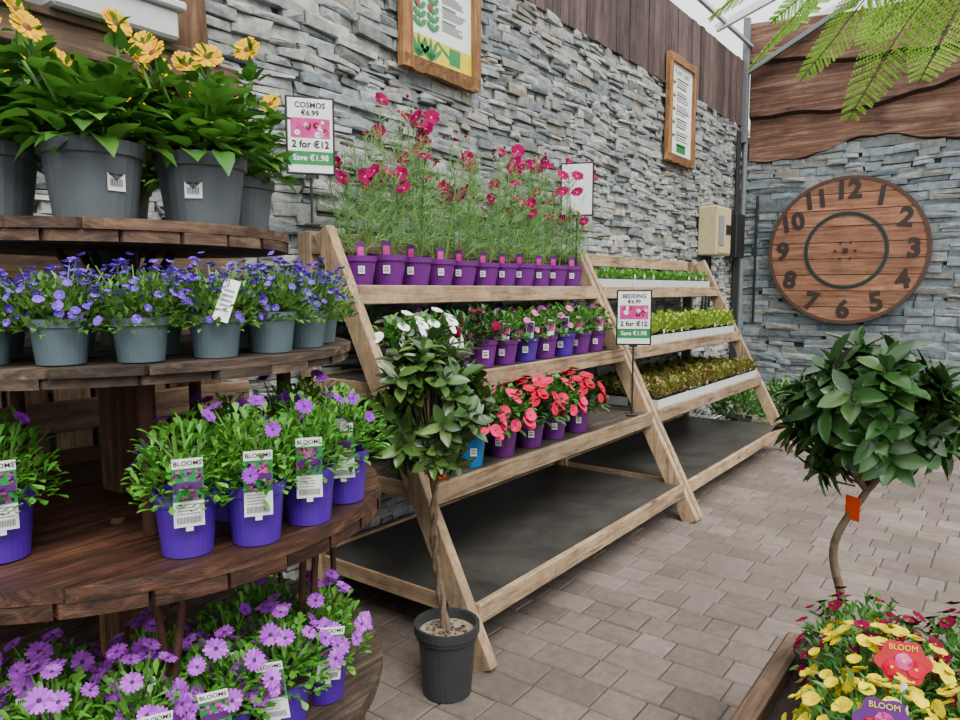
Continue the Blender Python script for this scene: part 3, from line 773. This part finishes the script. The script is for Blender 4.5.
# ---------------- right flower bed ----------------
mb=MB()
BX=-.56; Y1=2.46; Y0=.9; X1=.75
for z0,o in ((.0,0),(.18,.008)):
    box(mb,(BX+.03+o,(Y0+Y1)/2,z0+.09),(.06,Y1-Y0+.02,.17),oldY,None,.012)
    box(mb,((BX+X1)/2+.06,Y1-.03-o,z0+.09),(X1-BX-.06,.06,.17),oldX,None,.012)
    box(mb,((BX+X1)/2+.06,Y0+.03,z0+.09),(X1-BX-.06,.06,.17),oldX,None,.012)
    box(mb,(X1,(Y0+Y1)/2,z0+.09),(.06,Y1-Y0-.14,.17),oldY,None,.012)
box(mb,((BX+X1)/2,(Y0+Y1)/2,.28),(X1-BX-.14,Y1-Y0-.14,.04),soil)
mb.obj('raised_timber_flower_bed')
def cali(seed,pm,nf,fr,leafm,tag=None,pm2=None):
    R.seed(seed); mb=MB(); pot(mb,.085,.12,blackpot)
    mound(mb,(0,0,.13),.14,.185,620,.03,.013,leafm,up=.3,detail=False)
    mflowers(mb,(0,0,.13),.15,.2,nf,fr,5,pm,ycen,zmin=-.05,wide=1.2,cup=.25,cr=.12)
    if pm2: mflowers(mb,(0,0,.13),.15,.2,nf//4,fr,5,pm2,ycen,zmin=-.05,wide=1.15,cup=.3,cr=.15)
    if tag:
        M=Matrix.Translation((0,-.13,.27))@Matrix.Rotation(-.3,4,'X')
        n=40; vs=[M@V((0,0,.05))]
        for i in range(n):
            a=2*math.pi*i/n; r=.045*(1+.1*math.cos(a*6)); vs.append(M@V((r*math.cos(a),0,.05+r*.85*math.sin(a))))
        mb.add(vs,[(0,1+(i+1)%n,1+i) for i in range(n)],tag)
        quad(mb,-.006,.006,-.1,.02,.001,white,M)
        for q in range(3):
            c=M@V((-.02+q*.02,-.003,.04+.012*(q%2))); flower(mb,c,M.to_3x3()@V((0,-1,0)),.015,5,[P_red,P_pnk,P_red][q],ycen,wide=1.2,cup=0)
        text(mb,'BLOOM',.014,M@TM(0,-.003,.076),yellowp)
    return mb.mesh('cali')
cy_=cali(101,P_cal,100,.0155,L_mid,purp); cyn=cali(105,P_cal,105,.0155,L_mid,redp,P_mar); cr_=cali(102,P_mar,80,.015,L_mid); cred=cali(104,P_red,60,.014,L_mid,purp,P_cal); cmx=cali(106,P_mar,60,.014,L_mid,redp)
for me,x,y,s in ((cr_,-.27,2.1,1.15),(cyn,-.2,1.88,1.2),(cr_,-.01,2.12,1.2),(cy_,-.19,1.64,1.14),(cyn,.04,1.72,1.15),(cred,.0,1.47,1.1),(cyn,-.24,1.4,1.05),(cr_,.24,2.14,1.2),(cmx,.12,1.93,1.1),(cyn,.26,1.55,1.1),(cr_,-.04,1.22,1),(cy_,.45,2.08,1.1),(cred,-.26,1.15,1),(cmx,.36,1.8,1.1)):
    inst(me,'potted_calibrachoa',(x,y,.302),face_cam(x,y)+R.uniform(-.3,.3),s)
mb=MB(); tube(mb,[(.12,2.75,.0),(.36,3.02,.95)],.012,8,whitem); tube(mb,[(.2,3.0,0),(.42,3.05,1.2)],.02,8,black); mb.obj('garden_stakes')
# ---------------- hanging fern ----------------
R.seed(120); mb=MB()
pr=[(.02,-.16),(.1,-.13),(.15,-.05),(.16,0),(.15,0),(.14,-.03)]
lathe(mb,pr,20,blackpot); discf(mb,(0,0,-.02),.145,20,soil)
for k in range(3):
    a=k*2.09; tube(mb,[(.155*math.cos(a),.155*math.sin(a),0),(0,0,.55)],.002,5,black,False)
tube(mb,[(0,0,.55),(0,0,2.7)],.003,5,black,False)
NF=22
for f in range(NF):
    a=f*2*math.pi/NF+rnd(-.12,.12); L=rnd(.52,.72); out=V((math.cos(a),math.sin(a),0)); N=34
    rise=rnd(.06,.2); sag=rnd(.1,.4)
    pts=[out*(.04+L*(i/N))+V((0,0,rise*math.sin(min(1,i/N*1.2)*2.2)-sag*(i/N)**2.2)) for i in range(N+1)]
    tube(mb,pts,.0022,4,stemg,False)
    side=out.cross(V((0,0,1)))
    for i in range(3,N):
        t=i/N; pl=.14*math.sin(math.pi*min(1,(t*.85+.12)))**.8
        fw=(pts[i+1]-pts[i]).normalized()
        for sg in(-1,1):
            d=(side*sg+fw*.35+V((0,0,-.15))).normalized(); n_=10
            w=fw
            for j in range(1,n_):
                q=pts[i]+d*(pl*j/n_); ll=pl*.14*(1-j/n_*.6)+.004
                for s2 in(-1,1): leaf(mb,q,(w*s2+d*.5),ll,.009,L_fern,detail=False,droop=.1)
            mb.add([pts[i],pts[i]+w*.0015,pts[i]+d*pl],[(0,1,2)],L_fern)
mb.obj('hanging_fern_basket',loc=(.06,1.98,2.24))
# ---------------- price signs ----------------
def sign(loc,rz,base,kind,k_=1.0):
    mb=MB(); w,h=.2,.33
    box(mb,(0,0,0),(w+.02,.008,h+.02),ink,None,.003)
    quad(mb,-w/2,w/2,-h/2,h/2,-.0045,white)
    tube(mb,[(0,.008,h/2-.05),(0,.008,(base-loc[2])/k_)],.006,8,black); box(mb,(0,.006,-h/2-.01),(.05,.014,.025),black)
    box(mb,(0,.006,(base-loc[2])/k_+.006),(.07,.05,.012),black,None,.003)
    if kind:
        text(mb,'COSMOS' if kind==1 else 'BEDDING',.034,TM(0,-.006,.135),ink,off=.0008)
        text(mb,'€6.99',.034,TM(0,-.006,.1),ink,off=.0008)
        quad(mb,-w/2+.012,w/2-.012,-.01,.078,-.0055,pinkp)
        for k in range(16): 
            flower(mb,V((rnd(-.075,.075),-.0065,rnd(.0,.065))),V((0,-1,0)),rnd(.008,.016),6,R.choice([P_whi,P_pnk,P_mag]),ycen,cup=0)
        text(mb,'2 for €12',.043,TM(0,-.006,-.04),ink,off=.0014)
        quad(mb,-w/2,w/2,-.13,-.07,-.0055,greenp); text(mb,'Save €1.98',.036,TM(0,-.0065,-.1),white,off=.0007)
    return inst(mb.mesh('price_sign_stand'),'price_sign_stand',loc,rz,k_)
sign((-2.45,2.06,2.15),face_cam(-2.42,2.09)+.1,1.77,1,.93)
sign((-2.38,4.25,2.16),face_cam(-2.36,4.3)-.1,1.515,0)
sign((-1.93,4.2,1.32),face_cam(-1.93,4.2)+.05,.69,2)
# ---------------- light / world / camera ----------------
w=bpy.data.worlds.new('World'); bpy.context.scene.world=w; w.use_nodes=True; nt=w.node_tree
bg=nt.nodes['Background']; tc=nt.nodes.new('ShaderNodeTexCoord'); sp=nt.nodes.new('ShaderNodeSeparateXYZ')
link(nt,tc.outputs['Generated'],sp.inputs[0])
r=ramp(nt,[(0,(.14,.14,.135,1)),(.3,(.7,.71,.72,1)),(.8,(1.0,1.0,.99,1))]); link(nt,sp.outputs['Z'],r.inputs['Fac']); link(nt,r.outputs['Color'],bg.inputs['Color'])
bg.inputs['Strength'].default_value=2.9
sl=bpy.data.lights.new('soft_sun','SUN'); sl.energy=5.4; sl.angle=rad(35); sl.color=(1,.98,.95)
so=bpy.data.objects.new('soft_sun',sl); so.rotation_euler=V((-.6,.3,-.9)).to_track_quat('-Z','Y').to_euler(); bpy.context.scene.collection.objects.link(so)
cam=bpy.data.cameras.new('camera'); co=bpy.data.objects.new('camera',cam); bpy.context.scene.collection.objects.link(co)
cam.sensor_width=36; cam.lens=712/960*36; cam.clip_start=.02
co.location=(0,0,1.5); co.rotation_euler=(rad(90-5.69),0,rad(36.87)); bpy.context.scene.camera=co
